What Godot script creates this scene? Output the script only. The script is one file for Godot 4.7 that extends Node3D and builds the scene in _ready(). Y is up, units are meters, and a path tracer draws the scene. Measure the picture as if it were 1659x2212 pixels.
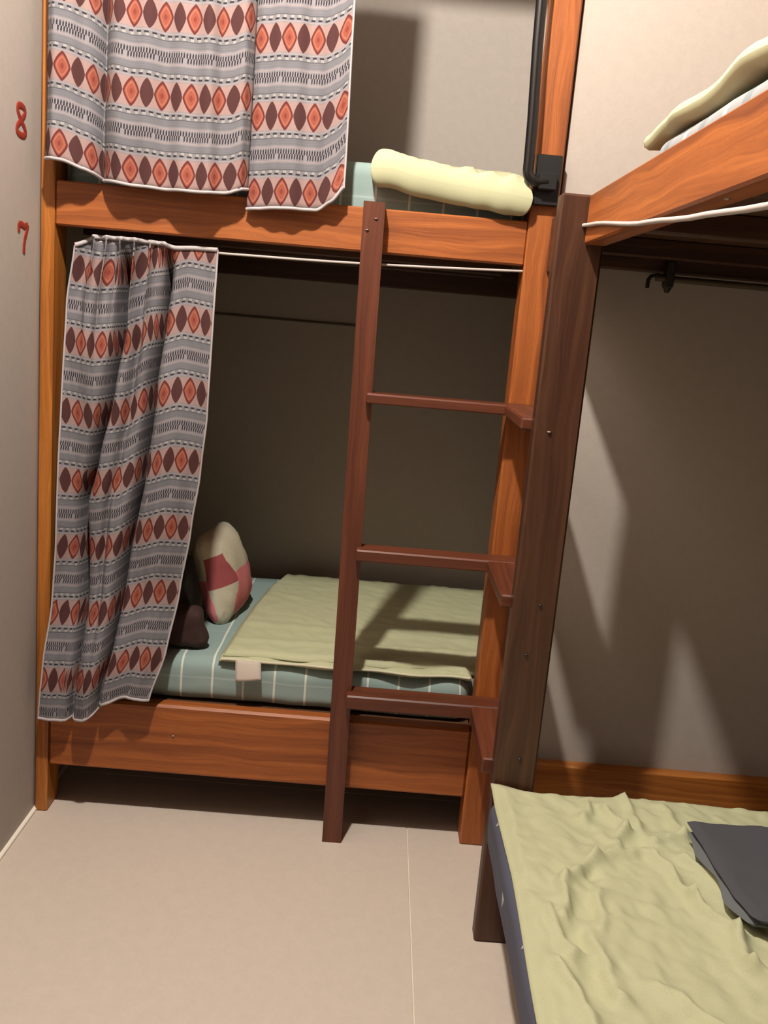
extends Node3D
# A small dormitory room: bunk A in a niche, bunk B along the right side, one ceiling bulb.

const LAMP := Vector3(0.56, 3.2, 1.23)
var taken := {}
var M := {}
var noise := FastNoiseLite.new()
var noise2 := FastNoiseLite.new()
var box_cache := {}

# ---------------------------------------------------------------- helpers
func numbered(called: String) -> String:
	if not taken.has(called):
		taken[called] = 0
		return called
	taken[called] += 1
	return "%s_%03d" % [called, taken[called]]

func tag(o: Node, label: String, category: String, group := "") -> void:
	o.set_meta("label", label)
	o.set_meta("category", category)
	if group != "":
		o.set_meta("group", group)

func thing(called: String, label: String, category: String, at: Vector3, group := "") -> Node3D:
	var o := Node3D.new()
	o.name = numbered(called)
	add_child(o)
	o.position = at
	tag(o, label, category, group)
	return o

func wpos(n: Node) -> Vector3:
	var p := Vector3.ZERO
	var q = n
	while q != null and q != self and q is Node3D:
		p += q.position
		q = q.get_parent()
	return p

func part(called: String, mesh: Mesh, m: Material, parent: Node, at := Vector3.ZERO) -> MeshInstance3D:
	# at is a world position; things here are never turned, so offsets simply subtract
	var o := MeshInstance3D.new()
	o.name = numbered(called) if parent == self else called
	o.mesh = mesh
	o.material_override = m
	o.cast_shadow = GeometryInstance3D.SHADOW_CASTING_SETTING_ON
	parent.add_child(o, true)
	o.position = at - (Vector3.ZERO if parent == self else wpos(parent))
	return o

func struct(o: Node) -> Node:
	o.set_meta("kind", "structure")
	return o

func quad_st(st: SurfaceTool, p: Array, n: Vector3, uvs: Array) -> void:
	var order := [0, 1, 2, 0, 2, 3] if p.size() == 4 else [0, 1, 2]
	var cr: Vector3 = (p[1] - p[0]).cross(p[2] - p[0])
	if cr.dot(n) > 0.0:
		order = [0, 2, 1, 0, 3, 2] if p.size() == 4 else [0, 2, 1]
	for i in order:
		st.set_normal(n)
		st.set_uv(uvs[i])
		st.add_vertex(p[i])

# chamfered box centred on the origin, grain (u) along its longest side
func bbox(size: Vector3, b := 0.004, salt := 0) -> ArrayMesh:
	var key := "%s %s %s" % [size, b, salt]
	if box_cache.has(key):
		return box_cache[key]
	var h := size * 0.5
	b = minf(b, minf(h.x, minf(h.y, h.z)) * 0.6)
	var la := 0
	if size.y >= size.x and size.y >= size.z:
		la = 1
	elif size.z >= size.x:
		la = 2
	var st := SurfaceTool.new()
	st.begin(Mesh.PRIMITIVE_TRIANGLES)
	var off := Vector2(fmod(salt * 0.377, 1.0), fmod(salt * 0.613, 1.0))
	var vert := func(s: Vector3, ax: int) -> Vector3:
		var r := Vector3.ZERO
		for k in 3:
			r[k] = s[k] * (h[k] if k == ax else h[k] - b)
		return r
	var uvf := func(p: Vector3, ax: int) -> Vector2:
		if ax == la:
			return Vector2(p[(la + 1) % 3] / 0.9, p[(la + 2) % 3] / 0.22) + off
		var other := 3 - ax - la
		return Vector2(p[la] / 1.1, (p[other] + ax * 0.07) / 0.26) + off
	for ax in 3:
		var a1 := (ax + 1) % 3
		var a2 := (ax + 2) % 3
		for s in [-1, 1]:
			var pts := []
			var uvs := []
			for c in [[-1, -1], [1, -1], [1, 1], [-1, 1]]:
				var sv := Vector3.ZERO
				sv[ax] = s
				sv[a1] = c[0]
				sv[a2] = c[1]
				var p: Vector3 = vert.call(sv, ax)
				pts.append(p)
				uvs.append(uvf.call(p, ax))
			var n := Vector3.ZERO
			n[ax] = s
			quad_st(st, pts, n, uvs)
		for sa in [-1, 1]:
			for sb in [-1, 1]:
				var q := []
				var quv := []
				for c in [[-1, a1], [1, a1], [1, a2], [-1, a2]]:
					var sv := Vector3.ZERO
					sv[ax] = c[0]
					sv[a1] = sa
					sv[a2] = sb
					var p: Vector3 = vert.call(sv, c[1])
					q.append(p)
					quv.append(uvf.call(p, a1 if a1 != la else a2))
				var n := Vector3.ZERO
				n[a1] = sa
				n[a2] = sb
				quad_st(st, q, n.normalized(), quv)
	for sx in [-1, 1]:
		for sy in [-1, 1]:
			for sz in [-1, 1]:
				var sv := Vector3(sx, sy, sz)
				var p := [vert.call(sv, 0), vert.call(sv, 1), vert.call(sv, 2)]
				quad_st(st, p, sv.normalized(), [uvf.call(p[0], 0), uvf.call(p[1], 0), uvf.call(p[2], 0)])
	var mesh := st.commit()
	box_cache[key] = mesh
	return mesh

# box given by its world corners
func slabbox(called: String, a: Vector3, c: Vector3, m: Material, parent: Node, b := 0.004, salt := 0) -> MeshInstance3D:
	return part(called, bbox((c - a).abs(), b, salt), m, parent, (a + c) * 0.5)

# round bar through world points; vertices relative to org
func tube(pts: Array, r: float, org := Vector3.ZERO, sides := 10, r_end := -1.0) -> ArrayMesh:
	var st := SurfaceTool.new()
	st.begin(Mesh.PRIMITIVE_TRIANGLES)
	var rings := []
	var up := Vector3(0.13, 0.31, 0.94).normalized()
	for i in pts.size():
		var d: Vector3 = pts[mini(i + 1, pts.size() - 1)] - pts[maxi(i - 1, 0)]
		d = d.normalized()
		var s := d.cross(up).normalized()
		var t := s.cross(d).normalized()
		up = t
		var rr := r if r_end < 0.0 else lerpf(r, r_end, float(i) / (pts.size() - 1))
		var ring := []
		for k in sides:
			var a := TAU * k / sides
			ring.append(pts[i] - org + (s * cos(a) + t * sin(a)) * rr)
		rings.append(ring)
	for i in pts.size() - 1:
		for k in sides:
			var k2 := (k + 1) % sides
			var q := [rings[i][k], rings[i][k2], rings[i + 1][k2], rings[i + 1][k]]
			for j in [0, 1, 2, 0, 2, 3]:
				st.set_uv(Vector2(float(i) / pts.size(), float(k) / sides))
				st.add_vertex(q[j])
	for e in [0, pts.size() - 1]:
		for k in sides:
			var k2 := (k + 1) % sides
			var q := [pts[e] - org, rings[e][k2], rings[e][k]]
			if e != 0:
				q = [pts[e] - org, rings[e][k], rings[e][k2]]
			for v in q:
				st.set_smooth_group(5)
				st.set_uv(Vector2.ZERO)
				st.add_vertex(v)
		st.set_smooth_group(0)
	st.generate_normals()
	return st.commit()

# closed sheet between two grids of points: top(u,v) and bottom(u,v)
func shell(nu: int, nv: int, top: Callable, bottom: Callable, uvf: Callable, org := Vector3.ZERO) -> ArrayMesh:
	var A := []
	var B := []
	var T := []
	for j in nv + 1:
		for i in nu + 1:
			var u := float(i) / nu
			var v := float(j) / nv
			A.append(top.call(u, v) - org)
			B.append(bottom.call(u, v) - org)
			T.append(uvf.call(u, v))
	var st := SurfaceTool.new()
	st.begin(Mesh.PRIMITIVE_TRIANGLES)
	var w := nu + 1
	for j in nv:
		for i in nu:
			var a := j * w + i
			var q := [a, a + 1, a + w + 1, a + w]
			for k in [0, 1, 2, 0, 2, 3]:
				st.set_smooth_group(0)
				st.set_uv(T[q[k]])
				st.add_vertex(A[q[k]])
			for k in [0, 2, 1, 0, 3, 2]:
				st.set_smooth_group(1)
				st.set_uv(T[q[k]])
				st.add_vertex(B[q[k]])
	var border := []
	for i in nu:
		border.append([nv * w + i, nv * w + i + 1])
		border.append([i + 1, i])
	for j in nv:
		border.append([(j + 1) * w + nu, j * w + nu])
		border.append([j * w, (j + 1) * w])
	for e in border:
		var q := [A[e[0]], A[e[1]], B[e[1]], B[e[0]]]
		var t := [T[e[0]], T[e[1]], T[e[1]], T[e[0]]]
		for k in [0, 1, 2, 0, 2, 3]:
			st.set_smooth_group(0)
			st.set_uv(t[k])
			st.add_vertex(q[k])
	st.generate_normals()
	return st.commit()

# hanging cloth: point function f(u,v) in world space, v runs down
func cloth(nu: int, nv: int, f: Callable, thick: float, uvf: Callable, org := Vector3.ZERO) -> ArrayMesh:
	var back := func(u: float, v: float) -> Vector3:
		var e := 0.002
		var du: Vector3 = f.call(minf(u + e, 1.0), v) - f.call(maxf(u - e, 0.0), v)
		var dv: Vector3 = f.call(u, minf(v + e, 1.0)) - f.call(u, maxf(v - e, 0.0))
		var n := dv.cross(du).normalized()
		return f.call(u, v) - n * thick
	return shell(nu, nv, f, back, uvf, org)

# soft rounded block centred on the origin (mattresses, cushions)
func rbox(size: Vector3, r: float, inner: int, warp: Callable, uvf: Callable) -> ArrayMesh:
	var h := size * 0.5
	var st := SurfaceTool.new()
	st.begin(Mesh.PRIMITIVE_TRIANGLES)
	var steps := func(k: int) -> Array:
		var l := []
		for i in 5:
			l.append(-h[k] + r * i / 5.0)
		for i in inner + 1:
			l.append(lerpf(-h[k] + r, h[k] - r, float(i) / inner))
		for i in 5:
			l.append(h[k] - r + r * (i + 1) / 5.0)
		return l
	var shape := func(p: Vector3) -> Vector3:
		var q := Vector3(clampf(p.x, -h.x + r, h.x - r), clampf(p.y, -h.y + r, h.y - r), clampf(p.z, -h.z + r, h.z - r))
		var d := p - q
		return warp.call(q + d.normalized() * r)
	for ax in 3:
		var a1 := (ax + 1) % 3
		var a2 := (ax + 2) % 3
		var l1: Array = steps.call(a1)
		var l2: Array = steps.call(a2)
		for s in [-1, 1]:
			var grid := []
			for x in l1:
				var row := []
				for y in l2:
					var p := Vector3.ZERO
					p[ax] = s * h[ax]
					p[a1] = x
					p[a2] = y
					row.append([shape.call(p), uvf.call(p, ax)])
				grid.append(row)
			for i in l1.size() - 1:
				for j in l2.size() - 1:
					var q := [grid[i][j], grid[i + 1][j], grid[i + 1][j + 1], grid[i][j + 1]]
					var order := [0, 2, 1, 0, 3, 2] if s > 0 else [0, 1, 2, 0, 2, 3]
					for k in order:
						st.set_uv(q[k][1])
						st.add_vertex(q[k][0])
	st.generate_normals()
	return st.commit()

func table(t: Array, x: float) -> float:
	# t: [[x, y], ...] sorted by x, smooth interpolation
	if x <= t[0][0]:
		return t[0][1]
	for i in t.size() - 1:
		if x <= t[i + 1][0]:
			var k: float = (x - t[i][0]) / (t[i + 1][0] - t[i][0])
			k = k * k * (3.0 - 2.0 * k) * 0.5 + k * 0.5
			return lerpf(t[i][1], t[i + 1][1], k)
	return t[-1][1]

func seg_dist(p: Vector2, a: Vector2, b: Vector2) -> float:
	return p.distance_to(Geometry2D.get_closest_point_to_segment(p, a, b))

# ---------------------------------------------------------------- textures and materials
func img_tex(w: int, h: int, f: Callable) -> ImageTexture:
	var im := Image.create(w, h, false, Image.FORMAT_RGB8)
	for y in h:
		for x in w:
			im.set_pixel(x, y, f.call(x, y))
	return ImageTexture.create_from_image(im)

func c8(r: float, g: float, b: float) -> Color:
	return Color(r / 255.0 * 0.8, g / 255.0 * 0.8, b / 255.0 * 0.8)

func raw(r: float, g: float, b: float) -> Color:
	return Color(r / 255.0, g / 255.0, b / 255.0)

func mat(c: Color, rough := 0.85, tex: Texture2D = null) -> StandardMaterial3D:
	var m := StandardMaterial3D.new()
	m.albedo_color = c
	m.roughness = rough
	if tex:
		m.albedo_texture = tex
	return m

func wood_tex(seed_: int, contrast: float) -> ImageTexture:
	var n := FastNoiseLite.new()
	n.seed = seed_
	n.frequency = 1.0
	n.fractal_octaves = 3
	var W := 640
	var H := 192
	return img_tex(W, H, func(x: int, y: int) -> Color:
		# made seamless along both sides by mapping onto circles
		var ax := TAU * x / W
		var ay := TAU * y / H
		var warp := n.get_noise_3d(cos(ax) * 0.35, sin(ax) * 0.35, cos(ay) * 0.5) * 0.5
		var cx := cos(ay + warp)
		var cy := sin(ay + warp)
		var broad := n.get_noise_3d(cx * 1.5 + cos(ax) * 0.2, cy * 1.5, sin(ax) * 0.25 + 7.0)
		var fine := n.get_noise_3d(cx * 9.0 + cos(ax) * 0.5, cy * 9.0, sin(ax) * 0.6 + 31.0)
		var hair := n.get_noise_3d(cx * 26.0, cy * 26.0, sin(ax) * 2.2 + cos(ax) * 1.7)
		var g := 0.86 + contrast * (0.55 * broad + 0.3 * fine + 0.16 * hair)
		g = clampf(g, 0.3, 1.0)
		return Color(g, pow(g, 1.25), pow(g, 1.45)))

func curtain_tex() -> ImageTexture:
	var W := 320
	var H := 384
	var nz := FastNoiseLite.new()
	nz.seed = 5
	nz.frequency = 0.35
	var grey := c8(140, 140, 148)
	var pale := c8(186, 180, 184)
	var pink := c8(198, 164, 158)
	var dark := c8(92, 46, 44)
	var orange := c8(182, 92, 70)
	var outline := c8(122, 42, 36)
	var ink := c8(52, 46, 54)
	return img_tex(W, H, func(px: int, py: int) -> Color:
		var u := fmod(px / 160.0, 1.0)          # one orange and one dark diamond
		var t := py / float(H) - 0.5             # 0 at the diamond row, +down
		var col := grey
		var at := absf(t)
		if at < 0.215:
			col = pink if at < 0.178 else c8(176, 164, 166)
			var d1 := pow(absf(u - 0.28) / 0.265, 1.3) + pow(at / 0.192, 1.3)
			var uu := absf(u - 0.78)
			uu = minf(uu, 1.0 - uu)
			var d2 := pow(uu / 0.222, 1.4) + pow(at / 0.188, 1.4)
			if d1 < 1.0:
				col = outline
				if d1 < 0.74:
					col = orange
				if d1 < 0.62 and d1 > 0.46:
					col = c8(202, 124, 98)
				if d1 < 0.14:
					col = c8(158, 66, 52)
			elif d2 < 1.0:
				col = dark
			elif at > 0.202:
				col = pale
		elif at < 0.30:
			# stepped dashes and white squares
			col = c8(158, 156, 162)
			var s := fmod(u * 4.0 + (0.5 if t > 0 else 0.0), 1.0)
			if at > 0.225 and at < 0.248 and s < 0.55:
				col = ink
			elif at >= 0.248 and at < 0.285 and s > 0.2 and s < 0.62:
				col = c8(200, 196, 194)
			elif at >= 0.285:
				col = c8(112, 112, 118)
		elif at < 0.385:
			var l := fmod(at * 90.0, 1.0)
			col = c8(128, 128, 136) if l < 0.4 else c8(150, 148, 154)
		elif at < 0.42:
			col = c8(164, 160, 166) if at < 0.4 else c8(184, 172, 174)
		else:
			var s2 := fmod(u * 11.0 + t * 1.5, 1.0)
			col = c8(176, 170, 176) if s2 < 0.5 else ink
			if at < 0.44 and s2 >= 0.52:
				col = grey
		var n := nz.get_noise_2d(px, py) * 0.06 + nz.get_noise_2d(px * 0.2, py * 2.0 + 900.0) * 0.05
		return Color(clampf(col.r * (1.0 + n), 0, 1), clampf(col.g * (1.0 + n), 0, 1), clampf(col.b * (1.0 + n), 0, 1)))

func make_materials() -> void:
	noise.seed = 11
	noise.frequency = 1.0
	noise.fractal_octaves = 3
	noise2.seed = 23
	noise2.frequency = 1.0
	noise2.fractal_octaves = 2
	var wt := wood_tex(3, 0.34)
	var wt2 := wood_tex(9, 0.32)
	M.wood = mat(raw(173, 99, 44), 0.5, wt)
	M.wood_pale = mat(raw(190, 120, 50), 0.42, wt2)
	M.wood_brown = mat(c8(134, 72, 46), 0.45, wt2)
	M.wood_dark = mat(raw(84, 52, 34), 0.45, wt)
	M.ply = mat(c8(120, 82, 52), 0.8, wt2)
	var speck := img_tex(256, 256, func(x: int, y: int) -> Color:
		var g := 0.975 + 0.015 * noise.get_noise_2d(x * 0.11, y * 0.11) + 0.02 * noise.get_noise_2d(x * 0.5 + 90.0, y * 0.5)
		return Color(g, g, g))
	M.wall = mat(raw(177, 167, 158), 0.82, speck)
	M.wall.uv1_triplanar = true
	M.wall.uv1_world_triplanar = true
	M.wall.uv1_scale = Vector3(0.9, 0.9, 0.9)
	M.ceiling = mat(c8(112, 78, 52), 0.6, wt2)
	M.ceiling.uv1_triplanar = true
	M.tile = mat(raw(213, 200, 186), 0.34, speck)
	M.tile.uv1_triplanar = true
	M.tile.uv1_world_triplanar = true
	M.tile.uv1_scale = Vector3(0.7, 0.7, 0.7)
	M.grout = mat(raw(226, 214, 196), 0.8)
	M.caulk = mat(raw(246, 240, 226), 0.6)
	M.curtain = mat(Color(0.93, 0.93, 0.93), 0.9, curtain_tex())
	M.selvedge = mat(c8(214, 206, 208), 0.9)
	var weave := img_tex(128, 128, func(x: int, y: int) -> Color:
		var g := 0.96 + 0.05 * noise.get_noise_2d(x * 0.3, y * 0.3)
		return Color(g, g, g))
	M.green = mat(raw(188, 189, 152), 0.8, weave)
	M.green_trim = mat(raw(200, 196, 170), 0.8)
	M.paper = mat(c8(238, 222, 206), 0.8)
	M.charcoal = mat(c8(92, 92, 98), 0.95, weave)
	M.charcoal_pale = mat(c8(128, 132, 134), 0.95, weave)
	# check: pale lines on grey teal, one line per tile
	M.teal = mat(Color.WHITE, 0.85, img_tex(128, 256, func(x: int, y: int) -> Color:
		var base := raw(140, 160, 156)
		var g := 1.0 + 0.05 * noise.get_noise_2d(x * 0.25, y * 0.25)
		if absf(x - 64.0) < 5.0:
			base = raw(206, 212, 202)
		elif y > 120 and y < 126:
			base = raw(156, 174, 170)
		return Color(base.r * g, base.g * g, base.b * g)))
	M.white_check = mat(Color.WHITE, 0.85, img_tex(128, 128, func(x: int, y: int) -> Color:
		var base := c8(176, 180, 182)
		if x < 12:
			base = c8(228, 228, 226)
		elif x > 52 and x < 74:
			base = c8(150, 160, 164)
		var g := 1.0 + 0.05 * noise.get_noise_2d(x * 0.25, y * 0.25)
		return Color(base.r * g, base.g * g, base.b * g)))
	# slate cover with scattered pale triangles
	M.slate = mat(Color.WHITE, 0.85, img_tex(256, 128, func(x: int, y: int) -> Color:
		var base := c8(98, 102, 122)
		var dx := absf(fmod(x + 128.0 * floorf(y / 64.0), 256.0) - 128.0)
		var dy := fmod(float(y), 64.0)
		if dy > 14.0 and dy < 44.0 and dx < (44.0 - dy) * 0.3:
			base = c8(220, 220, 226)
		var g := 1.0 + 0.05 * noise.get_noise_2d(x * 0.25, y * 0.25)
		return Color(base.r * g, base.g * g, base.b * g)))
	M.patch = mat(Color.WHITE, 0.9, img_tex(128, 128, func(x: int, y: int) -> Color:
		var front := x > 70 + 6.0 * sin(y * 0.1)
		var high := y > 56 + (14 if front else 0)
		var base := raw(188, 178, 154)
		if front:
			base = raw(150, 72, 74) if y > 44 and y < 84 else raw(190, 182, 160)
		elif not high:
			base = raw(206, 118, 122)
		var g := 1.0 + 0.05 * noise.get_noise_2d(x * 0.3, y * 0.3)
		return Color(clampf(base.r * g, 0, 1), clampf(base.g * g, 0, 1), clampf(base.b * g, 0, 1))))
	M.black_cloth = mat(c8(34, 27, 27), 0.85, weave)
	M.bag_brown = mat(c8(74, 44, 38), 0.85, weave)
	M.black_metal = mat(c8(22, 19, 20), 0.3)
	M.black_plate = mat(c8(14, 13, 14), 0.5)
	M.cord = mat(c8(226, 214, 208), 0.7)
	M.screw = mat(c8(200, 180, 164), 0.35)
	M.screw.metallic = 0.7
	M.rod = mat(c8(120, 104, 84), 0.45)
	M.rod.metallic = 0.4
	M.bracket = mat(c8(46, 34, 28), 0.5)
	M.red = mat(c8(178, 58, 42), 0.55)
	M.wire = mat(c8(120, 108, 88), 0.7)
	M.white_plastic = mat(c8(236, 232, 224), 0.5)
	M.glow = mat(c8(255, 244, 226), 0.5)
	M.glow.emission_enabled = true
	M.glow.emission = Color(1.0, 0.97, 0.93)
	M.glow.emission_energy_multiplier = 3.0

# ---------------------------------------------------------------- scene
func _ready() -> void:
	var cam := Camera3D.new()
	cam.name = "camera"
	cam.position = Vector3(0.9136, 1.5, 2.5041)
	cam.rotation = Vector3(-0.2047, -0.0134, 0.0868)
	cam.fov = rad_to_deg(2.0 * atan(1106.0 / 2018.2))
	cam.near = 0.02
	cam.current = true
	add_child(cam)

	var env := Environment.new()
	env.background_mode = Environment.BG_COLOR
	env.background_color = Color(0, 0, 0)
	env.tonemap_mode = Environment.TONE_MAPPER_LINEAR
	env.tonemap_exposure = 1.0
	env.sdfgi_enabled = true
	env.ssao_enabled = true
	env.ssil_enabled = true
	var we := WorldEnvironment.new()
	we.name = "environment"
	we.environment = env
	add_child(we)

	make_materials()
	build_lamp()
	build_room()
	build_bunk_a()
	build_bunk_b()
	build_ladder()
	build_bedding_a()
	build_bedding_b()
	build_curtains()
	build_details()

func build_lamp() -> void:
	var t := thing("ceiling_lamp", "round glowing bulb in a white ceiling holder above the aisle", "lamp", Vector3(LAMP.x, 3.42, LAMP.z))
	var cyl := CylinderMesh.new()
	cyl.top_radius = 0.06
	cyl.bottom_radius = 0.05
	cyl.height = 0.05
	part("holder", cyl, M.white_plastic, t, Vector3(LAMP.x, 3.395, LAMP.z))
	var neck := CylinderMesh.new()
	neck.top_radius = 0.024
	neck.bottom_radius = 0.02
	neck.height = 0.09
	part("socket", neck, M.white_plastic, t, Vector3(LAMP.x, 3.33, LAMP.z))
	var s := SphereMesh.new()
	s.radius = 0.045
	s.height = 0.1
	part("bulb", s, M.glow, t, LAMP)
	var l := OmniLight3D.new()
	l.name = "bulb_light"
	l.light_color = Color(1.0, 0.97, 0.93)
	l.light_energy = 7.7
	l.light_size = 0.045
	l.omni_range = 12.0
	l.omni_attenuation = 2.0
	l.shadow_enabled = true
	t.add_child(l)
	l.position = LAMP - t.position

func build_room() -> void:
	# floor: large glazed tiles in a bed of pale grout
	var f := part("floor", bbox(Vector3(2.6, 0.1, 6.95), 0.002), M.grout, self, Vector3(1.15, -0.0522, 2.325))
	struct(f)
	var xs := [-0.1, 1.1, 2.3]
	var zs := [-1.1, -0.25, 0.95, 2.15, 3.35, 4.55, 5.7]
	for i in xs.size() - 1:
		for j in zs.size() - 1:
			var g := 0.0016
			slabbox("tile", Vector3(xs[i] + g, -0.004, zs[j] + g), Vector3(xs[i + 1] - g, 0.0, zs[j + 1] - g), M.tile, f, 0.0008)
	struct(slabbox("wall_left", Vector3(-0.13, 0.0, -1.15), Vector3(-0.006, 3.42, 5.75), M.wall, self, 0.001))
	struct(slabbox("wall_back", Vector3(-0.006, 0.0, -1.15), Vector3(1.5, 3.42, -1.03), M.wall, self, 0.001))
	struct(slabbox("wall_right_back", Vector3(1.332, 0.0, -0.115), Vector3(2.3, 3.42, -0.015), M.wall, self, 0.004))
	struct(slabbox("wall_niche_right", Vector3(1.5, 0.0, -1.15), Vector3(1.62, 3.42, -0.115), M.wall, self, 0.001))
	struct(slabbox("wall_right", Vector3(2.3, 0.0, -1.15), Vector3(2.42, 3.42, 5.75), M.wall, self, 0.001))
	struct(slabbox("wall_front", Vector3(-0.006, 0.0, 5.63), Vector3(2.3, 3.42, 5.75), M.wall, self, 0.001))
	struct(slabbox("ceiling", Vector3(-0.13, 3.42, -1.15), Vector3(2.42, 3.52, 5.75), M.ceiling, self, 0.001))
	struct(slabbox("trim_1", Vector3(-0.006, 0.0, -1.03), Vector3(0.006, 0.009, 5.6), M.caulk, self, 0.002))

func build_bunk_a() -> void:
	var t := thing("bunk_bed", "orange varnished wooden bunk bed set in the niche behind the ladder", "bunk bed", Vector3(0.66, 0.0, -0.45))
	slabbox("post", Vector3(0.0, 0.0, -0.1), Vector3(0.036, 2.98, 0.0), M.wood_pale, t, 0.004, 1)
	slabbox("post", Vector3(1.2538, 0.0, -0.09), Vector3(1.3252, 2.98, 0.0), M.wood, t, 0.004, 2)
	var up := slabbox("upper_rail", Vector3(0.036, 1.6615, -0.05), Vector3(1.2538, 1.7724, -0.006), M.wood, t, 0.004, 3)
	up.set_meta("label", "upper side rail of orange wood under the hanging curtains")
	slabbox("lower_rail", Vector3(0.036, 0.1465, -0.052), Vector3(1.2538, 0.3597, -0.006), M.wood, t, 0.007, 4)
	slabbox("header", Vector3(0.036, 2.86, -0.06), Vector3(1.2538, 2.96, -0.01), M.wood, t, 0.004, 6)
	slabbox("back_rail", Vector3(0.0, 1.607, -1.025), Vector3(1.496, 1.76, -0.98), M.wood_dark, t, 0.004, 7)  # niche shade put into the colour: both back rails darker than the orange frame
	slabbox("back_rail", Vector3(0.0, 0.15, -1.025), Vector3(1.496, 0.33, -0.98), M.wood_dark, t, 0.004, 8)
	for y in [0.335, 1.7]:
		slabbox("bed_board", Vector3(0.038, y, -0.978), Vector3(1.252, y + 0.016, -0.052), M.ply, t, 0.002, 9)
		slabbox("bed_board", Vector3(1.2535, y, -0.978), Vector3(1.496, y + 0.016, -0.12), M.ply, t, 0.002, 13)
	for k in 3:
		var z := -0.24 - 0.22 * k
		slabbox("bearer", Vector3(0.04, 1.655, z - 0.02), Vector3(1.25, 1.7, z + 0.02), M.wood_dark, t, 0.003, 10 + k)
	var s := SphereMesh.new()
	s.radius = 0.004
	s.height = 0.005
	for p in [Vector3(0.396, 0.268, -0.006), Vector3(1.287, 0.3, 0.0)]:
		part("screw", s, M.screw, t, p)

func build_bunk_b() -> void:
	var t := thing("bunk_bed", "bunk bed on the right with dark brown post and orange upper rail", "bunk bed", Vector3(1.8, 0.0, 1.3))
	var front_post := slabbox("post", Vector3(1.2566, 0.0, 0.392), Vector3(1.358, 1.789, 0.4394), M.wood_dark, t, 0.005, 21)
	slabbox("post", Vector3(1.2566, 0.0, 2.6), Vector3(1.358, 1.789, 2.65), M.wood_dark, t, 0.005, 22)
	for z in [-0.012, 2.6]:
		slabbox("post", Vector3(2.22, 0.0, z), Vector3(2.29, 1.789, z + 0.05), M.wood_dark, t, 0.005, 23)
	var r := slabbox("upper_rail", Vector3(1.3161, 1.687, 0.4394), Vector3(1.362, 1.789, 2.6), M.wood, t, 0.004, 24)
	r.set_meta("label", "upper side rail of orange wood running towards the viewer")
	slabbox("rail_end", Vector3(1.312, 1.648, 0.0015), Vector3(1.36, 1.785, 0.3915), M.wood_dark, t, 0.003, 38)
	slabbox("upper_rail", Vector3(2.25, 1.687, 0.04), Vector3(2.292, 1.789, 2.6), M.wood, t, 0.004, 25)
	slabbox("end_rail", Vector3(1.364, 1.672, -0.013), Vector3(2.22, 1.789, 0.025), M.wood_dark, t, 0.004, 26)
	slabbox("lower_end_rail", Vector3(1.364, 0.1, -0.013), Vector3(2.22, 0.288, 0.026), M.wood_pale, t, 0.005, 27)
	slabbox("bed_board", Vector3(1.362, 1.745, 0.026), Vector3(2.25, 1.76, 2.6), M.ply, t, 0.002, 28)
	for k in 5:
		var z := 0.1 + 0.55 * k
		slabbox("bearer", Vector3(1.364, 1.7, z - 0.022), Vector3(2.248, 1.745, z + 0.022), M.wood_dark, t, 0.003, 30 + k)
	slabbox("lower_rail", Vector3(1.345, 0.1, 0.442), Vector3(1.385, 0.275, 2.6), M.wood_dark, t, 0.004, 29)
	slabbox("lower_rail", Vector3(2.25, 0.1, 0.04), Vector3(2.29, 0.275, 2.6), M.wood_dark, t, 0.004, 36)
	slabbox("bed_board", Vector3(1.386, 0.262, 0.45), Vector3(2.249, 0.277, 2.6), M.ply, t, 0.002, 37)
	var s := SphereMesh.new()
	s.radius = 0.005
	s.height = 0.005
	for p in [Vector3(1.2905, 1.283, 0.4395), Vector3(1.318, 0.884, 0.4395), Vector3(1.3, 0.762, 0.4395), Vector3(1.315, 0.5, 0.4395)]:
		part("screw", s, M.bracket if p.y < 1.0 else M.screw, front_post, p)
	part("screw", s, M.screw, r, Vector3(1.337, 1.687, 1.24))

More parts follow.
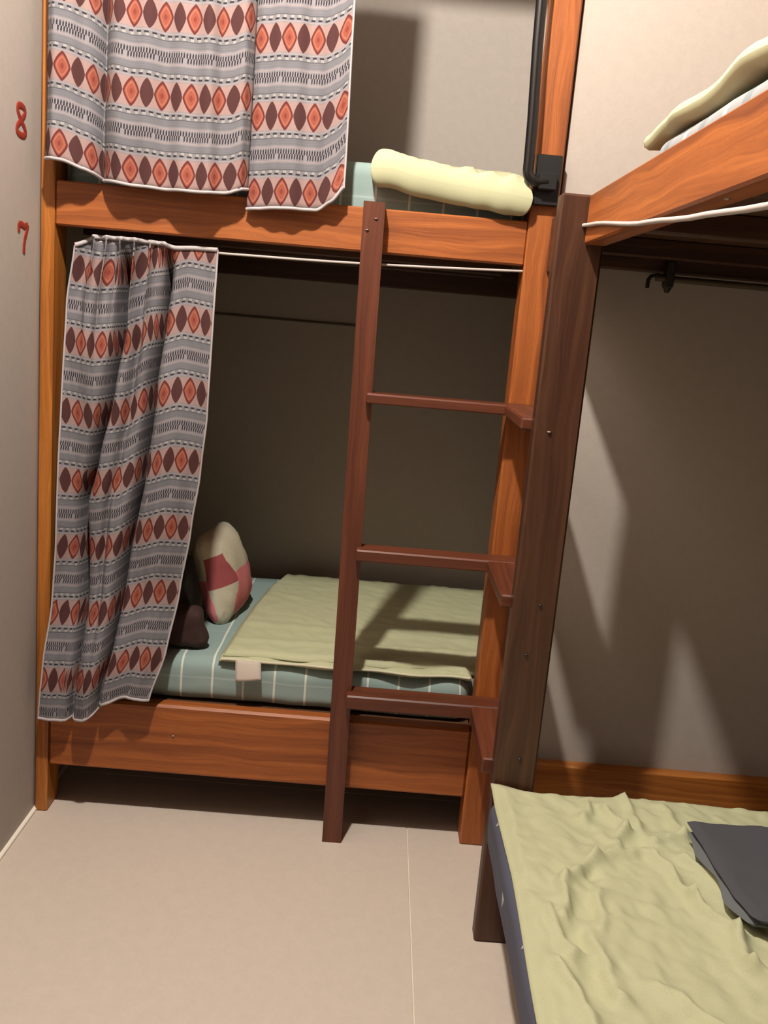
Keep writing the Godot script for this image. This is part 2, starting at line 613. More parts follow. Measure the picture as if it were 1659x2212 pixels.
func build_ladder() -> void:
	var t := thing("bunk_ladder", "brown wooden ladder with three steps fixed between the two bunk beds", "ladder", Vector3(1.05, 0.0, 0.05))
	# left stile leans a little sideways: sheared prism
	var st := SurfaceTool.new()
	st.begin(Mesh.PRIMITIVE_TRIANGLES)
	var b := Vector3(0.85, 0.0, -0.004)
	var hgt := 1.782
	var pts := {}
	for iy in 2:
		for iz in 2:
			for ix in 2:
				var x := lerpf(0.85, 0.828, iy) + ix * 0.055
				pts[Vector3i(ix, iy, iz)] = Vector3(x, iy * hgt, lerpf(-0.004, 0.045, iz) + 0.001 * iy)
	var faces := [[[0, 0, 1], [1, 0, 1], [1, 1, 1], [0, 1, 1], Vector3(0, 0, 1)], [[0, 0, 0], [1, 0, 0], [1, 1, 0], [0, 1, 0], Vector3(0, 0, -1)], [[0, 0, 0], [0, 0, 1], [0, 1, 1], [0, 1, 0], Vector3(-1, 0, 0)], [[1, 0, 0], [1, 0, 1], [1, 1, 1], [1, 1, 0], Vector3(1, 0, 0)], [[0, 1, 0], [1, 1, 0], [1, 1, 1], [0, 1, 1], Vector3(0, 1, 0)], [[0, 0, 0], [1, 0, 0], [1, 0, 1], [0, 0, 1], Vector3(0, -1, 0)]]
	for f in faces:
		var p := []
		var uv := []
		for k in 4:
			var q: Vector3 = pts[Vector3i(f[k][0], f[k][1], f[k][2])]
			p.append(q - t.position)
			uv.append(Vector2(q.y / 1.1, (q.x + q.z) / 0.26))
		quad_st(st, p, f[4], uv)
	var stile := part("stile", st.commit(), M.wood_brown, t, t.position)
	var hs := [[1.305, 1.278, 0.873], [0.887, 0.855, 0.88], [0.47, 0.43, 0.886]]
	for k in 3:
		var h: Array = hs[k]
		slabbox("rung", Vector3(h[2], h[1], 0.001), Vector3(1.336, h[0], 0.078), M.wood_brown, t, 0.004, 41 + k)
		slabbox("step_bracket", Vector3(1.234, h[1], 0.0785), Vector3(1.336, h[0], 0.391), M.wood_brown, t, 0.004, 45 + k)
	var s := SphereMesh.new()
	s.radius = 0.0048
	s.height = 0.004
	for p in [Vector3(0.8625, 1.741, 0.0465), Vector3(0.842, 1.712, 0.0465)]:
		part("screw", s, M.screw, stile, p)

func build_bedding_a() -> void:
	var ident := func(p: Vector3) -> Vector3: return p
	# ---- lower bunk
	var lo := Vector3(0.645, 0.418, -0.515)
	var lsz := Vector3(1.2, 0.133, 0.91)
	var uv_l := func(p: Vector3, ax: int) -> Vector2:
		if ax == 0:
			return Vector2(p.z / 0.09, p.y / 0.3)
		return Vector2(p.x / 0.0905 + 0.2, (p.z - p.y) / 0.3)
	var soft := func(p: Vector3) -> Vector3:
		# the mattress fills the niche behind the right post
		p.x += maxf(p.x - 0.4, 0.0) * 1.15 * smoothstep(0.405, 0.36, p.z)
		return p + Vector3(0, 0.004 * noise.get_noise_2d(p.x * 5.0, p.z * 5.0) + 0.006 * maxf(0.0, 1.0 - pow(absf(p.x) / 0.6, 2.0)) - 0.002, 0.004 * noise.get_noise_2d(p.x * 6.0, p.y * 9.0 + 3.0))
	var ml := part("mattress", rbox(lsz, 0.04, 14, soft, uv_l), M.teal, self, lo)
	tag(ml, "grey teal striped mattress on the lower bunk behind the ladder", "mattress")
	# ---- folded green blanket on it: two layers, cream edge, white care label
	var b := thing("blanket", "flat pale green blanket with a white care label on the lower bunk mattress", "blanket", Vector3(0.88, 0.488, -0.45))
	for layer in 2:
		var inset := 0.012 * layer
		var left := [[0.0, 0.592], [0.2, 0.556], [0.5, 0.53], [0.75, 0.516], [1.0, 0.506]]
		var xz := func(u: float, v: float) -> Vector2:
			var xl := table(left, v) + inset
			return Vector2(lerpf(xl, 1.244 - inset * 0.4 + 0.17 * smoothstep(0.95, 0.9, v), u), lerpf(-0.94, -0.058 - 0.02 * u * layer - 0.008 * layer + 0.01 * sin(u * 19.0 + layer * 2.0) * (0.3 + u), v))
		var edge := func(u: float, v: float) -> float:
			var d := minf(minf(u, 1.0 - u) * 0.7, minf(v, 1.0 - v) * 0.8)
			return sqrt(1.0 - pow(1.0 - minf(d / 0.012, 1.0), 2.0))
		var y0 := 0.4885 + 0.0135 * layer
		var top := func(u: float, v: float) -> Vector3:
			var q: Vector2 = xz.call(u, v)
			var w := 0.006 * absf(noise.get_noise_2d(q.x * 5.0 + 4.0, q.y * 7.0)) + 0.003 * noise2.get_noise_2d(q.x * 22.0, q.y * 26.0)
			# fold lines pressed along the length
			w += 0.006 * exp(-pow((q.y + 0.19 + 0.06 * (q.x - 0.8)) / 0.013, 2.0)) + 0.005 * exp(-pow((q.y + 0.33) / 0.02, 2.0))
			var wave := 0.008 * maxf(0.0, sin(q.x * 22.0)) * smoothstep(0.8, 1.0, v) * smoothstep(0.45, 0.7, u) * (1 - layer)
			return Vector3(q.x, y0 + 0.004 + (0.009 + w) * edge.call(u, v) + wave, q.y)
		var bot := func(u: float, v: float) -> Vector3:
			var q: Vector2 = xz.call(u, v)
			return Vector3(q.x, y0, q.y)
		var uvf := func(u: float, v: float) -> Vector2: return Vector2(u * 6.0, v * 6.0)
		part("folded_layer", shell(60, 60, top, bot, uvf, b.position), M.green, b, b.position)
	var trim := []
	for i in 26:
		var u := i / 25.0
		trim.append(Vector3(lerpf(0.515, 1.24, u), 0.497 + 0.002 * sin(u * 20.0), -0.052 + 0.01 * sin(u * 19.0) * (0.3 + u) * 1.0))
	part("edge_binding", tube(trim, 0.004, b.position, 8), M.green_trim, b, b.position)
	var lab := func(u: float, v: float) -> Vector3:
		var x := lerpf(0.558, 0.632, u) + 0.006 * v
		return Vector3(x, 0.5 - 0.012 * v * v * 0.5 - 0.052 * v + 0.012 * u * v, -0.046 + 0.03 * v * (1.0 - 0.3 * v) + 0.004 * sin(u * 3.0))
	part("care_label", cloth(8, 8, lab, 0.0012, func(u, v): return Vector2(u, v), b.position), M.paper, b, b.position)

	# ---- cushion leaning at the left end
	var pc := Vector3(0.432, 0.622, -0.52)
	var psz := Vector3(0.15, 0.3, 0.34)
	var puff := func(p: Vector3) -> Vector3:
		var e := (1.0 - pow(absf(p.y) / 0.155, 2.6)) * (1.0 - pow(absf(p.z) / 0.175, 2.6))
		var q := Vector3(p.x * (0.3 + 0.72 * maxf(e, 0.0)), p.y, p.z)
		var k := 1.0 - 0.12 * (1.0 - absf(p.y) / 0.15) * pow(absf(p.z) / 0.17, 3.0)
		q.z *= k
		q.x += 0.006 * noise.get_noise_2d(p.y * 14.0, p.z * 14.0)
		return q.rotated(Vector3(0, 0, 1), 0.3).rotated(Vector3(0, 1, 0), -0.12)
	var uv_p := func(p: Vector3, ax: int) -> Vector2:
		return Vector2((p.z + p.x) / 0.36 + 0.09, p.y / 0.34 + 0.42)
	var cu := part("cushion", rbox(psz, 0.06, 10, puff, uv_p), M.patch, self, pc)
	tag(cu, "pink and cream patchwork cushion standing on edge at the lower bunk's head", "cushion")
	# ---- dark bag half behind the curtain
	var bag := thing("soft_bag", "dark crumpled cloth bag beside the cushion, half behind the lower curtain", "bag", Vector3(0.3, 0.488, -0.25))
	var crump := func(p: Vector3) -> Vector3:
		var n := noise.get_noise_3d(p.x * 7.0, p.y * 7.0, p.z * 7.0) * 0.035 * smoothstep(-0.12, -0.02, p.y)
		var q := p * (1.0 + n * 4.0)
		q.x -= 0.16 * (p.y + 0.12)
		q.x *= 1.0 - 0.9 * maxf(p.y, 0.0)
		q.z *= 1.0 - 1.3 * maxf(p.y, 0.0)
		q.y = maxf(q.y, -0.12)
		return q
	part("body", rbox(Vector3(0.28, 0.24, 0.24), 0.06, 10, crump, func(p, _ax): return Vector2(p.x * 6.0, p.y * 6.0)), M.black_cloth, bag, Vector3(0.272, 0.61, -0.27))
	var flap := func(p: Vector3) -> Vector3:
		return p * (1.0 + 0.18 * noise.get_noise_3d(p.x * 13.0, p.y * 13.0, p.z * 13.0)) + Vector3(-0.2 * p.y, 0, 0)
	part("front_pocket", rbox(Vector3(0.13, 0.13, 0.07), 0.03, 6, flap, func(p, _ax): return Vector2(p.x * 6.0, p.y * 6.0)), M.bag_brown, bag, Vector3(0.385, 0.556, -0.15))

	# ---- upper bunk
	var up := Vector3(0.645, 1.805, -0.51)
	var mu := part("mattress", rbox(Vector3(1.2, 0.172, 0.88), 0.035, 12, soft, uv_l), M.teal, self, up)
	tag(mu, "grey teal striped mattress on the upper bunk above the ladder", "mattress")
	var ub := thing("blanket", "plump folded pale green blanket hanging over the upper bunk's edge", "blanket", Vector3(1.05, 1.895, -0.2))
	var fx := func(u: float, v: float, s: float) -> Vector3:
		u = 0.5 - 0.5 * cos(PI * u)
		v = 0.5 - 0.5 * cos(PI * v)
		var x := lerpf(0.838, 1.252, u)
		var zf := 0.034 - 0.02 * (1.0 - u) + 0.006 * sin(u * 9.0)
		var z := lerpf(-0.55, zf, v)
		var d := minf(minf(u, 1.0 - u) * 0.42, minf(v, 1.0 - v) * 0.58)
		var e := sqrt(1.0 - pow(1.0 - minf(d / 0.028, 1.0), 2.0))
		var droop := smoothstep(-0.36, 0.02, z) * (0.078 + 0.037 * u)
		var th := lerpf(0.045, 0.092, smoothstep(-0.25, 0.0, z))
		var n := 0.012 * noise.get_noise_3d(x * 9.0, z * 9.0, s) + 0.0075 * sin((x * 1.6 + z * 0.8) * 62.0 + 3.0 * noise.get_noise_1d(x * 9.0)) * smoothstep(0.3, 0.8, u) * smoothstep(0.6, 1.0, v)
		var yc := 1.898 + th * 0.5 - droop - 0.006 * u + 0.008 * exp(-pow((u - 0.13) / 0.1, 2.0))
		return Vector3(x, yc + s * (th * 0.5 * e) + n * e * (1.0 if s > 0 else 0.2), z)
	part("folded_body", shell(60, 60, func(u, v): return fx.call(u, v, 1.0), func(u, v): return fx.call(u, v, -1.0), func(u, v): return Vector2(u * 5.0, v * 5.0), ub.position), M.green, ub, ub.position)

func build_bedding_b() -> void:
	# ---- lower mattress of bunk B
	var sz := Vector3(0.95, 0.135, 2.1)
	var cpos := Vector3(1.257 + sz.x * 0.5, 0.345, 0.462 + sz.z * 0.5)
	var sag := func(p: Vector3) -> Vector3:
		var w := Vector3.ZERO
		if p.x < -0.3:
			w.x = 0.010 * noise.get_noise_2d(p.z * 3.0 + 2.0, p.y * 4.0) - 0.008
		w.y = 0.003 * noise.get_noise_2d(p.x * 4.0, p.z * 4.0)
		return p + w
	var uv_s := func(p: Vector3, ax: int) -> Vector2:
		if ax == 0:
			return Vector2(p.z / 0.42 + 0.235, -p.y / 0.13 + 0.25)
		return Vector2(p.x / 0.42, (p.z - p.y) / 0.13)
	var m := part("mattress", rbox(sz, 0.035, 20, sag, uv_s), M.slate, self, cpos)
	tag(m, "slate blue mattress on the lower right bunk under the creased green cover", "mattress")
	# ---- creased green cover on top of it
	var ridges := [
		# [ax, az, bx, bz, height, width]
		[1.50, 0.52, 1.53, 0.62, 0.010, 0.014], [1.53, 0.62, 1.49, 0.70, 0.009, 0.016], [1.47, 0.50, 1.45, 0.60, 0.008, 0.012],
		[1.56, 0.47, 1.57, 0.60, 0.008, 0.014], [1.64, 0.50, 1.66, 0.63, 0.007, 0.016], [1.58, 0.66, 1.70, 0.60, 0.009, 0.015],
		[1.55, 0.70, 1.44, 0.74, 0.008, 0.018], [1.44, 0.74, 1.36, 0.83, 0.010, 0.016], [1.36, 0.83, 1.34, 0.95, 0.010, 0.014],
		[1.57, 0.72, 1.60, 0.86, 0.010, 0.014], [1.60, 0.86, 1.65, 0.97, 0.011, 0.014], [1.65, 0.97, 1.65, 1.06, 0.012, 0.015],
		[1.65, 1.06, 1.72, 1.14, 0.011, 0.016], [1.64, 0.72, 1.70, 0.86, 0.009, 0.014], [1.70, 0.86, 1.76, 0.97, 0.009, 0.016],
		[1.72, 0.74, 1.79, 0.88, 0.008, 0.016], [1.79, 0.72, 1.82, 0.90, 0.008, 0.015], [1.78, 0.98, 1.92, 0.92, 0.012, 0.020],
		[1.75, 1.06, 1.95, 1.02, 0.010, 0.018], [1.37, 1.00, 1.39, 1.16, 0.009, 0.018], [1.31, 0.92, 1.33, 1.06, 0.008, 0.014],
		[1.42, 0.86, 1.40, 0.98, 0.007, 0.013], [1.30, 1.08, 1.34, 1.30, 0.009, 0.016], [1.46, 1.12, 1.58, 1.26, 0.008, 0.020]]
	var dents := [[1.375, 0.92, 0.028, 0.010], [1.345, 1.0, 0.03, 0.010], [1.36, 1.12, 0.035, 0.010], [1.53, 0.665, 0.03, 0.007], [1.86, 1.0, 0.05, 0.010], [1.42, 0.79, 0.02, 0.008]]
	var left := [[0.44, 1.256], [0.5, 1.258], [0.8, 1.262], [1.2, 1.25], [2.5, 1.25]]
	var relief := func(x: float, z: float) -> float:
		var wx := x + 0.014 * noise.get_noise_2d(x * 9.0, z * 9.0 + 50.0)
		var wz := z + 0.014 * noise.get_noise_2d(x * 9.0 + 70.0, z * 9.0)
		var y := 0.0
		for r in ridges:
			var d := seg_dist(Vector2(wx, wz), Vector2(r[0], r[1]), Vector2(r[2], r[3]))
			y += r[4] * exp(-pow(d / (r[5] * 0.8), 1.6))
		for q in dents:
			y -= q[3] * exp(-(pow(wx - q[0], 2.0) + pow(wz - q[1], 2.0)) / (q[2] * q[2]))
		y += 0.005 * (1.0 - absf(noise.get_noise_2d(wx * 5.0 + 9.0, wz * 4.0))) + 0.0025 * noise2.get_noise_2d(wx * 17.0, wz * 15.0)
		return y
	var top := func(u: float, v: float) -> Vector3:
		var z := lerpf(0.446, 2.45, v) + 0.006 * sin(u * 11.0) * (1.0 - v)
		var x := lerpf(table(left, z) - 0.004, 2.19, u)
		var d := minf(minf(u, 1.0 - u) * 0.94, minf(v, 1.0 - v) * 2.0)
		var e := smoothstep(0.0, 0.03, d)
		var y: float = 0.4185 + maxf(relief.call(x, z) * 2.0 + 0.006, 0.002) * e + 0.002
		# the far corner by the post stands up a little
		y += 0.014 * exp(-(pow((x - 1.26) / 0.06, 2.0) + pow((z - 0.45) / 0.05, 2.0)))
		return Vector3(x, y, z)
	var bot := func(u: float, v: float) -> Vector3:
		var p: Vector3 = top.call(u, v)
		var d := minf(minf(u, 1.0 - u) * 0.94, minf(v, 1.0 - v) * 2.0)
		return Vector3(p.x, lerpf(p.y - 0.005, 0.416, smoothstep(0.0, 0.02, d)), p.z)
	var cover := part("bed_cover", shell(150, 260, top, bot, func(u, v): return Vector2(u * 8.0, v * 16.0)), M.green, self)
	tag(cover, "creased pale green cover spread over the lower right bunk's mattress", "bed cover")
	# ---- charcoal folded blanket on the cover
	var ch := thing("blanket", "folded charcoal grey blanket lying on the creased green cover", "blanket", Vector3(1.85, 0.445, 0.8))
	for layer in 2:
		var ff := func(u: float, v: float, s: float) -> Vector3:
			var z := lerpf(0.652 - 0.01 * layer, 0.966 + 0.016 * layer, v)
			var xl := table([[0.64, 1.65], [0.78, 1.653], [0.9, 1.656], [0.96, 1.668], [0.99, 1.69]], z) + (0.006 * layer) + 0.007 * sin(z * 40.0 + layer * 2.0) * (1 - layer)
			var x := lerpf(xl, 2.14, u)
			var d := minf(minf(u, 1.0 - u) * 0.45, minf(v, 1.0 - v) * 0.36)
			var e := sqrt(1.0 - pow(1.0 - minf(d / 0.01, 1.0), 2.0))
			var y := 0.462 + 0.018 * layer + 0.004 * noise.get_noise_2d(x * 8.0, z * 8.0 + layer)
			return Vector3(x, y + s * 0.0085 * e, z)
		part("folded_layer", shell(40, 40, func(u, v): return ff.call(u, v, 1.0), func(u, v): return ff.call(u, v, -1.0), func(u, v): return Vector2(u * 5.0, v * 5.0), ch.position), M.charcoal_pale if layer == 0 else M.charcoal, ch, ch.position)
	# ---- upper mattress of bunk B and its blanket
	var usz := Vector3(0.85, 0.1, 1.85)
	var uv_u := func(p: Vector3, ax: int) -> Vector2:
		if ax == 0:
			return Vector2(p.z / 0.19, p.y / 0.19)
		return Vector2(p.z / 0.19, p.x / 0.19)
	var umat := part("mattress", rbox(usz, 0.03, 16, func(p): return p + Vector3(0, 0.003 * noise.get_noise_2d(p.x * 4.0, p.z * 6.0), 0), uv_u), M.white_check, self, Vector3(1.382 + usz.x * 0.5, 1.8115, 0.67 + usz.z * 0.5))
	tag(umat, "pale checked mattress on the upper right bunk behind its orange rail", "mattress")
	var bb := thing("blanket", "olive green blanket spread on the upper right bunk's checked mattress", "blanket", Vector3(1.7, 1.864, 1.2))
	var fb := func(u: float, v: float, s: float) -> Vector3:
		u = 0.5 - 0.5 * cos(PI * u)
		v = 0.5 - 0.5 * cos(PI * v)
		var z := lerpf(0.592, 2.4, v)
		var x := lerpf(1.377 + 0.006 * sin(z * 21.0), 2.2, u)
		var d := minf(minf(u, 1.0 - u) * 0.83, minf(v, 1.0 - v) * 1.8)
		var e := sqrt(1.0 - pow(1.0 - minf(d / 0.014, 1.0), 2.0))
		var y := 1.886 + 0.007 * sin(z * 12.0 + 1.0) * smoothstep(0.75, 0.9, z) - 0.014 * smoothstep(0.68, 0.58, z) + 0.004 * noise.get_noise_2d(x * 6.0, z * 6.0)
		return Vector3(x, y + s * 0.017 * e, z)
	part("folded_layer", shell(30, 90, func(u, v): return fb.call(u, v, 1.0), func(u, v): return fb.call(u, v, -1.0), func(u, v): return Vector2(u * 8.0, v * 16.0), bb.position), M.green, bb, bb.position)

func build_curtains() -> void:
	var PER := 0.078     # width of one orange + dark diamond pair; texture holds two pairs
	var ROW := 0.18      # height of one pattern row
	# ---- upper left panel
	var hem1 := [[0.0, 1.812], [0.1, 1.809], [0.2, 1.794], [0.27, 1.776], [0.42, 1.767], [0.62, 1.764], [0.8, 1.762], [0.9, 1.768], [1.0, 1.785]]
	var f1 := func(u: float, v: float) -> Vector3:
		var h0 := table(hem1, u)
		var y := lerpf(2.85, h0, v)
		var k := smoothstep(2.75, 1.9, y)
		var x := 0.032 + 0.5 * u + 0.008 * sin(y * 9.0) * u * (1.0 - u)
		var z := 0.058 + 0.01 * k * sin(u * 17.0 + 0.6) + 0.006 * sin(u * 41.0 + y * 3.0)
		z -= 0.038 * exp(-pow((u - 0.26 - 0.02 * (y - 1.8)) / 0.035, 2.0))
		var sf := (u - 0.26 - 0.02 * (y - 1.8)) / 0.035
		x -= 0.011 * sf * exp(-sf * sf)
		z -= 0.014 * exp(-pow((u - 0.86 + 0.05 * (y - 1.8)) / 0.03, 2.0))
		z -= 0.03 * smoothstep(0.965, 1.0, u)
		z -= 0.012 * smoothstep(0.05, 0.0, u)
		z += 0.012 * smoothstep(0.85, 1.0, v) * sin(u * 9.0 + 1.0)
		return Vector3(x, y, maxf(z, 0.006))
	var arc1 := arc_table(f1, 160, 16)
	var uv1 := func(u: float, v: float) -> Vector2:
		var h0 := table(hem1, u)
		var up := (2.85 - h0) * (1.0 - v)
		return Vector2(-arc_at(arc1, u, 0.85) / (PER * 2.0) + 0.3, 0.5 - (up - 0.04) / ROW)
	panel("upper left curtain with raised left hem, patterned in grey with rust diamonds", f1, uv1, 110, 70, false, 2.85)
	# ---- upper right panel
	var hem2 := [[0.0, 1.738], [0.4, 1.746], [0.72, 1.748], [0.88, 1.772], [1.0, 1.808]]
	var f2 := func(u: float, v: float) -> Vector3:
		var y := lerpf(2.85, table(hem2, u), v)
		var x := 0.53 + 0.238 * u + 0.008 * (1.0 - smoothstep(1.75, 2.3, y)) * u
		var z := 0.03 + 0.007 * sin(u * 8.0 + 2.0 + y * 1.5) + 0.003 * sin(u * 30.0)
		z -= 0.01 * smoothstep(0.1, 0.0, u)
		z += 0.014 * smoothstep(0.92, 1.0, v) * smoothstep(0.7, 1.0, u)
		return Vector3(x, y, maxf(z, 0.006))
	var uv2 := func(u: float, v: float) -> Vector2:
		var up := (2.85 - table(hem2, minf(u, 0.75))) * (1.0 - v)
		return Vector2((0.255 * u) / (PER * 1.9) + 0.02, 0.5 - (up - 0.042) / ROW)
	panel("upper right curtain with a white selvedge, hanging just left of the ladder", f2, uv2, 56, 60, true, 2.85)
	# ---- lower curtain, gathered on its cord
	var hl := [[0.309, 0.028], [0.479, 0.038], [0.645, 0.051], [0.833, 0.057], [1.04, 0.058], [1.228, 0.06], [1.471, 0.064], [1.63, 0.085]]
	var hr := [[0.386, 0.332], [0.536, 0.371], [0.702, 0.395], [0.877, 0.419], [1.047, 0.440], [1.2, 0.453], [1.444, 0.456], [1.63, 0.457]]
	var top3 := [[0.0, 1.616], [0.12, 1.641], [0.4, 1.641], [0.62, 1.638], [0.7, 1.63], [0.85, 1.634], [1.0, 1.634]]
	var hem3 := [[0.0, 0.318], [0.22, 0.31], [0.42, 0.326], [0.6, 0.372], [0.8, 0.4], [1.0, 0.392]]
	var f3 := func(u: float, v: float) -> Vector3:
		var y := lerpf(table(top3, u), table(hem3, u), v)
		var xl := table(hl, y)
		var xr := table(hr, y)
		var g := smoothstep(1.25, 1.62, y)        # how tightly gathered
		var lowk := smoothstep(0.75, 0.4, y)
		var x := lerpf(xl, xr, u)
		var z := -0.012 + 0.012 * smoothstep(1.6, 1.2, y) + 0.052 * lowk
		# gathers near the cord
		z += 0.016 * g * sin(u * 62.0) * smoothstep(0.08, 0.16, u) * smoothstep(0.75, 0.62, u)
		x += 0.006 * g * sin(u * 62.0 + 1.3) * smoothstep(0.08, 0.16, u) * smoothstep(0.75, 0.62, u)
		# two deep valleys that run down to the left
		var c1 := table([[0.4, 0.28], [0.93, 0.17], [1.05, 0.24], [1.24, 0.32], [1.42, 0.37], [1.6, 0.36]], y)
		var c2 := table([[0.4, 0.52], [0.8, 0.52], [1.0, 0.57], [1.25, 0.6], [1.43, 0.64], [1.6, 0.66]], y)
		var depth := 0.13 * (1.0 - 0.32 * lowk)
		var s1 := (u - c1) / 0.036
		var s2 := (u - c2) / 0.038
		x -= 0.0132 * (s1 * exp(-s1 * s1) + s2 * exp(-s2 * s2)) * smoothstep(1.64, 1.5, y)
		z -= depth * exp(-pow((u - c1) / 0.032, 2.0)) * smoothstep(1.64, 1.5, y)
		z -= depth * exp(-pow((u - c2) / 0.034, 2.0)) * smoothstep(1.64, 1.5, y)
		z -= 0.02 * exp(-pow((u - 0.5 * (c1 + c2)) / 0.025, 2.0)) * (1.0 - lowk)
		z += 0.012 * sin(u * 15.0 + y * 3.0) * (1.0 - g) + 0.008 * sin(u * 8.0 - y * 5.0)
		z -= 0.025 * exp(-pow((u - 0.08) / 0.05, 2.0)) * smoothstep(1.3, 1.6, y)
		z += 0.005 * noise.get_noise_2d(u * 6.0, y * 3.0)
		if y < 0.5:
			z = maxf(z, lerpf(0.008, z, smoothstep(0.4, 0.5, y)))
		return Vector3(x, y, z)
	var arc3 := arc_table(f3, 200, 24)
	var uv3 := func(u: float, v: float) -> Vector2:
		var L := table(top3, u) - table(hem3, u)
		var up := L * (1.0 - v)
		return Vector2(-arc_at(arc3, u, clampf(v, 0.22, 0.75)) / (0.068 * 2.0) + 0.05, 0.5 - (up - 0.118) / 0.187)
	panel("lower curtain gathered on its cord, patterned in grey with rust diamonds", f3, uv3, 230, 110, true, 1.63)

# texture u that follows the length of cloth across the folds, measured from the right edge
func arc_table(f: Callable, nu: int, nv: int) -> Array:
	var rows := []
	for j in nv + 1:
		var v := float(j) / nv
		var row := []
		row.resize(nu + 1)
		row[nu] = 0.0
		for i in range(nu - 1, -1, -1):
			var a: Vector3 = f.call(float(i) / nu, v)
			var b: Vector3 = f.call(float(i + 1) / nu, v)
			row[i] = row[i + 1] + Vector2(a.x - b.x, a.z - b.z).length()
		rows.append(row)
	return rows

func arc_at(rows: Array, u: float, v: float) -> float:
	var nv := rows.size() - 1
	var nu: int = rows[0].size() - 1
	var x := clampf(u, 0.0, 1.0) * nu
	var y := clampf(v, 0.0, 1.0) * nv
	var i := mini(int(x), nu - 1)
	var j := mini(int(y), nv - 1)
	var fx := x - i
	var fy := y - j
	return lerpf(lerpf(rows[j][i], rows[j][i + 1], fx), lerpf(rows[j + 1][i], rows[j + 1][i + 1], fx), fy)

func panel(label: String, f: Callable, uvf: Callable, nu: int, nv: int, selvedge: bool, top_y: float) -> void:
	var org: Vector3 = f.call(0.5, 1.0)
	var t := thing("curtain", label, "curtain", org, "patterned bunk curtains")
	part("cloth_panel", cloth(nu, nv, f, 0.0018, uvf, org), M.curtain, t, org)
	var hem := []
	for i in 41:
		hem.append(f.call(i / 40.0, 1.0) + Vector3(0, 0.002, 0))
	part("hem", tube(hem, 0.0042, org, 8), M.selvedge, t, org)
	var head := []
	for i in 61:
		head.append(f.call(i / 60.0, 0.0) + Vector3(0, 0.0, 0.0))
	part("heading", tube(head, 0.006, org, 8), M.selvedge, t, org)
	if selvedge:
		for u in ([1.0] if top_y > 2.0 else [1.0, 0.0]):
			var ed := []
			for i in 49:
				ed.append(f.call(u, i / 48.0))
			part("selvedge", tube(ed, 0.0026, org, 8), M.selvedge, t, org)

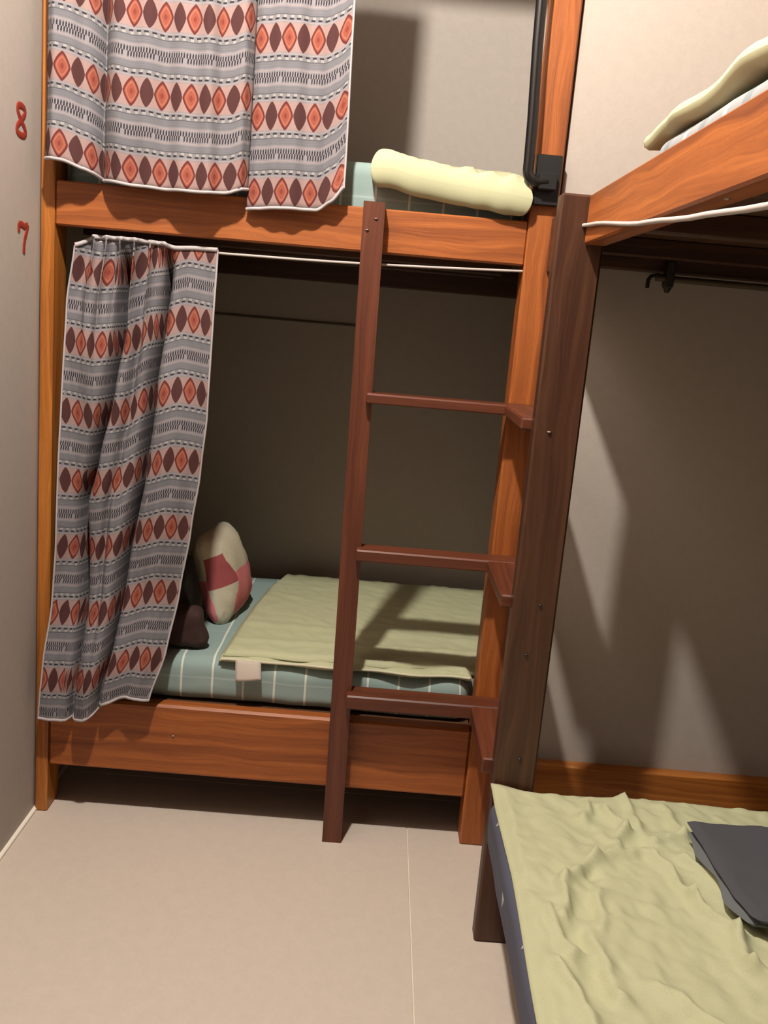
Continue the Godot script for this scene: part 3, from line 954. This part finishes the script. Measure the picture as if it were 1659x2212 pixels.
func build_details() -> void:
	# cords that carry the curtains
	var c1 := []
	for i in 25:
		var u := i / 24.0
		c1.append(Vector3(lerpf(0.14, 1.2533, u), lerpf(1.63, 1.648, u) - 0.01 * sin(u * PI), lerpf(-0.034, -0.015, smoothstep(0.25, 0.4, u))))
	var k1 := part("white_cord", tube(c1, 0.0034, Vector3(0.645, 1.63, -0.014), 8), M.cord, self, Vector3(0.645, 1.63, -0.014))
	tag(k1, "thin white cord stretched under the upper rail behind the ladder", "cord")
	var c2 := []
	for i in 33:
		var z := lerpf(0.4396, 2.599, i / 32.0)
		c2.append(Vector3(1.3105, table([[0.4396, 1.726], [0.51, 1.721], [0.966, 1.682], [1.2, 1.666], [1.456, 1.652], [1.8, 1.652], [2.6, 1.72]], z), z))
	var k2 := part("white_cord", tube(c2, 0.0042, Vector3(1.31, 1.7, 1.4), 8), M.cord, self, Vector3(1.31, 1.7, 1.4))
	tag(k2, "white cord sagging in front of the right bunk's orange upper rail", "cord")
	var c3 := [Vector3(0.05, 1.463, -1.026), Vector3(0.3, 1.461, -1.026), Vector3(0.6, 1.46, -1.026), Vector3(0.86, 1.461, -1.026)]
	var k3 := part("wall_cable", tube(c3, 0.004, Vector3(0.45, 1.46, -1.026), 8), M.wire, self, Vector3(0.45, 1.46, -1.026))
	tag(k3, "thin straight cable along the wall inside the lower bunk", "cable")
	# black grab rail on the right post of bunk A
	var g := thing("grab_rail", "black metal grab rail on a square plate beside the upper bunk", "grab rail", Vector3(1.286, 1.81, 0.0))
	slabbox("plate", Vector3(1.254, 1.812, 0.0005), Vector3(1.318, 1.934, 0.022), M.black_plate, g, 0.002)
	var bend := [Vector3(1.285, 1.866, 0.035)]
	bend.append(Vector3(1.262, 1.864, 0.036))
	for i in 9:
		var a := PI * 0.5 * i / 8.0
		bend.append(Vector3(1.258 - 0.026 * sin(a), 1.89 - 0.026 * cos(a), 0.036))
	for i in 10:
		var y := lerpf(1.91, 2.74, i / 9.0)
		bend.append(Vector3(1.232 - 0.013 * smoothstep(1.9, 2.3, y), y, 0.036))
	part("bar", tube(bend, 0.0135, g.position, 14), M.black_metal, g, g.position)
	slabbox("saddle", Vector3(1.262, 1.846, 0.022), Vector3(1.306, 1.888, 0.047), M.black_plate, g, 0.003)
	# rod under bunk B's bed board
	var r := thing("hanging_rod", "thin metal rod on a dark bracket under the right bunk's upper bed", "rod", Vector3(1.9, 1.657, 0.05))
	part("rod", tube([Vector3(1.585, 1.657, 0.05), Vector3(1.9, 1.656, 0.05), Vector3(2.299, 1.655, 0.05)], 0.0085, r.position, 10), M.rod, r, r.position)
	slabbox("bracket", Vector3(1.607, 1.635, 0.03), Vector3(1.627, 1.70, 0.07), M.bracket, r, 0.003)
	part("finial", tube([Vector3(1.617, 1.642, 0.05), Vector3(1.617, 1.632, 0.05), Vector3(1.617, 1.622, 0.05)], 0.015, r.position, 10, 0.005), M.bracket, r, r.position)
	part("hook", tube([Vector3(1.607, 1.662, 0.05), Vector3(1.587, 1.664, 0.05), Vector3(1.572, 1.66, 0.05), Vector3(1.566, 1.65, 0.05), Vector3(1.566, 1.63, 0.05)], 0.005, r.position, 8), M.bracket, r, r.position)
	# painted berth numbers on the left wall
	var eight := []
	for k in 41:
		var a := TAU * k / 40.0
		# figure of eight in one stroke: upper loop smaller than the lower
		var up := cos(a)
		var wide := 0.024 if up > 0.0 else 0.028
		eight.append(Vector3(wide * sin(2.0 * a), 0.0335 * up if up > 0.0 else 0.034 * up, 0.0))
	var seven := [[Vector3(-0.028, 0.014, 0), Vector3(-0.029, 0.024, 0), Vector3(-0.028, 0.033, 0)], [Vector3(-0.029, 0.031, 0), Vector3(-0.012, 0.033, 0), Vector3(0.006, 0.029, 0), Vector3(0.028, 0.033, 0)], [Vector3(0.029, 0.034, 0), Vector3(0.02, 0.016, 0), Vector3(0.01, 0.0, 0), Vector3(0.005, -0.018, 0), Vector3(0.004, -0.035, 0)]]
	for d in [[[eight], 1.888, 0.115, "red numeral eight on the cream wall left of the upper curtain"], [seven, 1.615, 0.098, "red numeral seven on the cream wall left of the lower bunk"]]:
		var o := thing("berth_number", d[3], "number", Vector3(-0.006, d[1] - 0.04, d[2]), "red berth numbers")
		for path in d[0]:
			var q := part("stroke", tube(path, 0.0084 if path.size() > 10 else 0.0088, Vector3.ZERO, 12), M.red, o, Vector3(-0.0058, d[1], d[2]))
			q.rotation.y = PI / 2
			q.scale = Vector3(1.0, 1.0, 0.22)
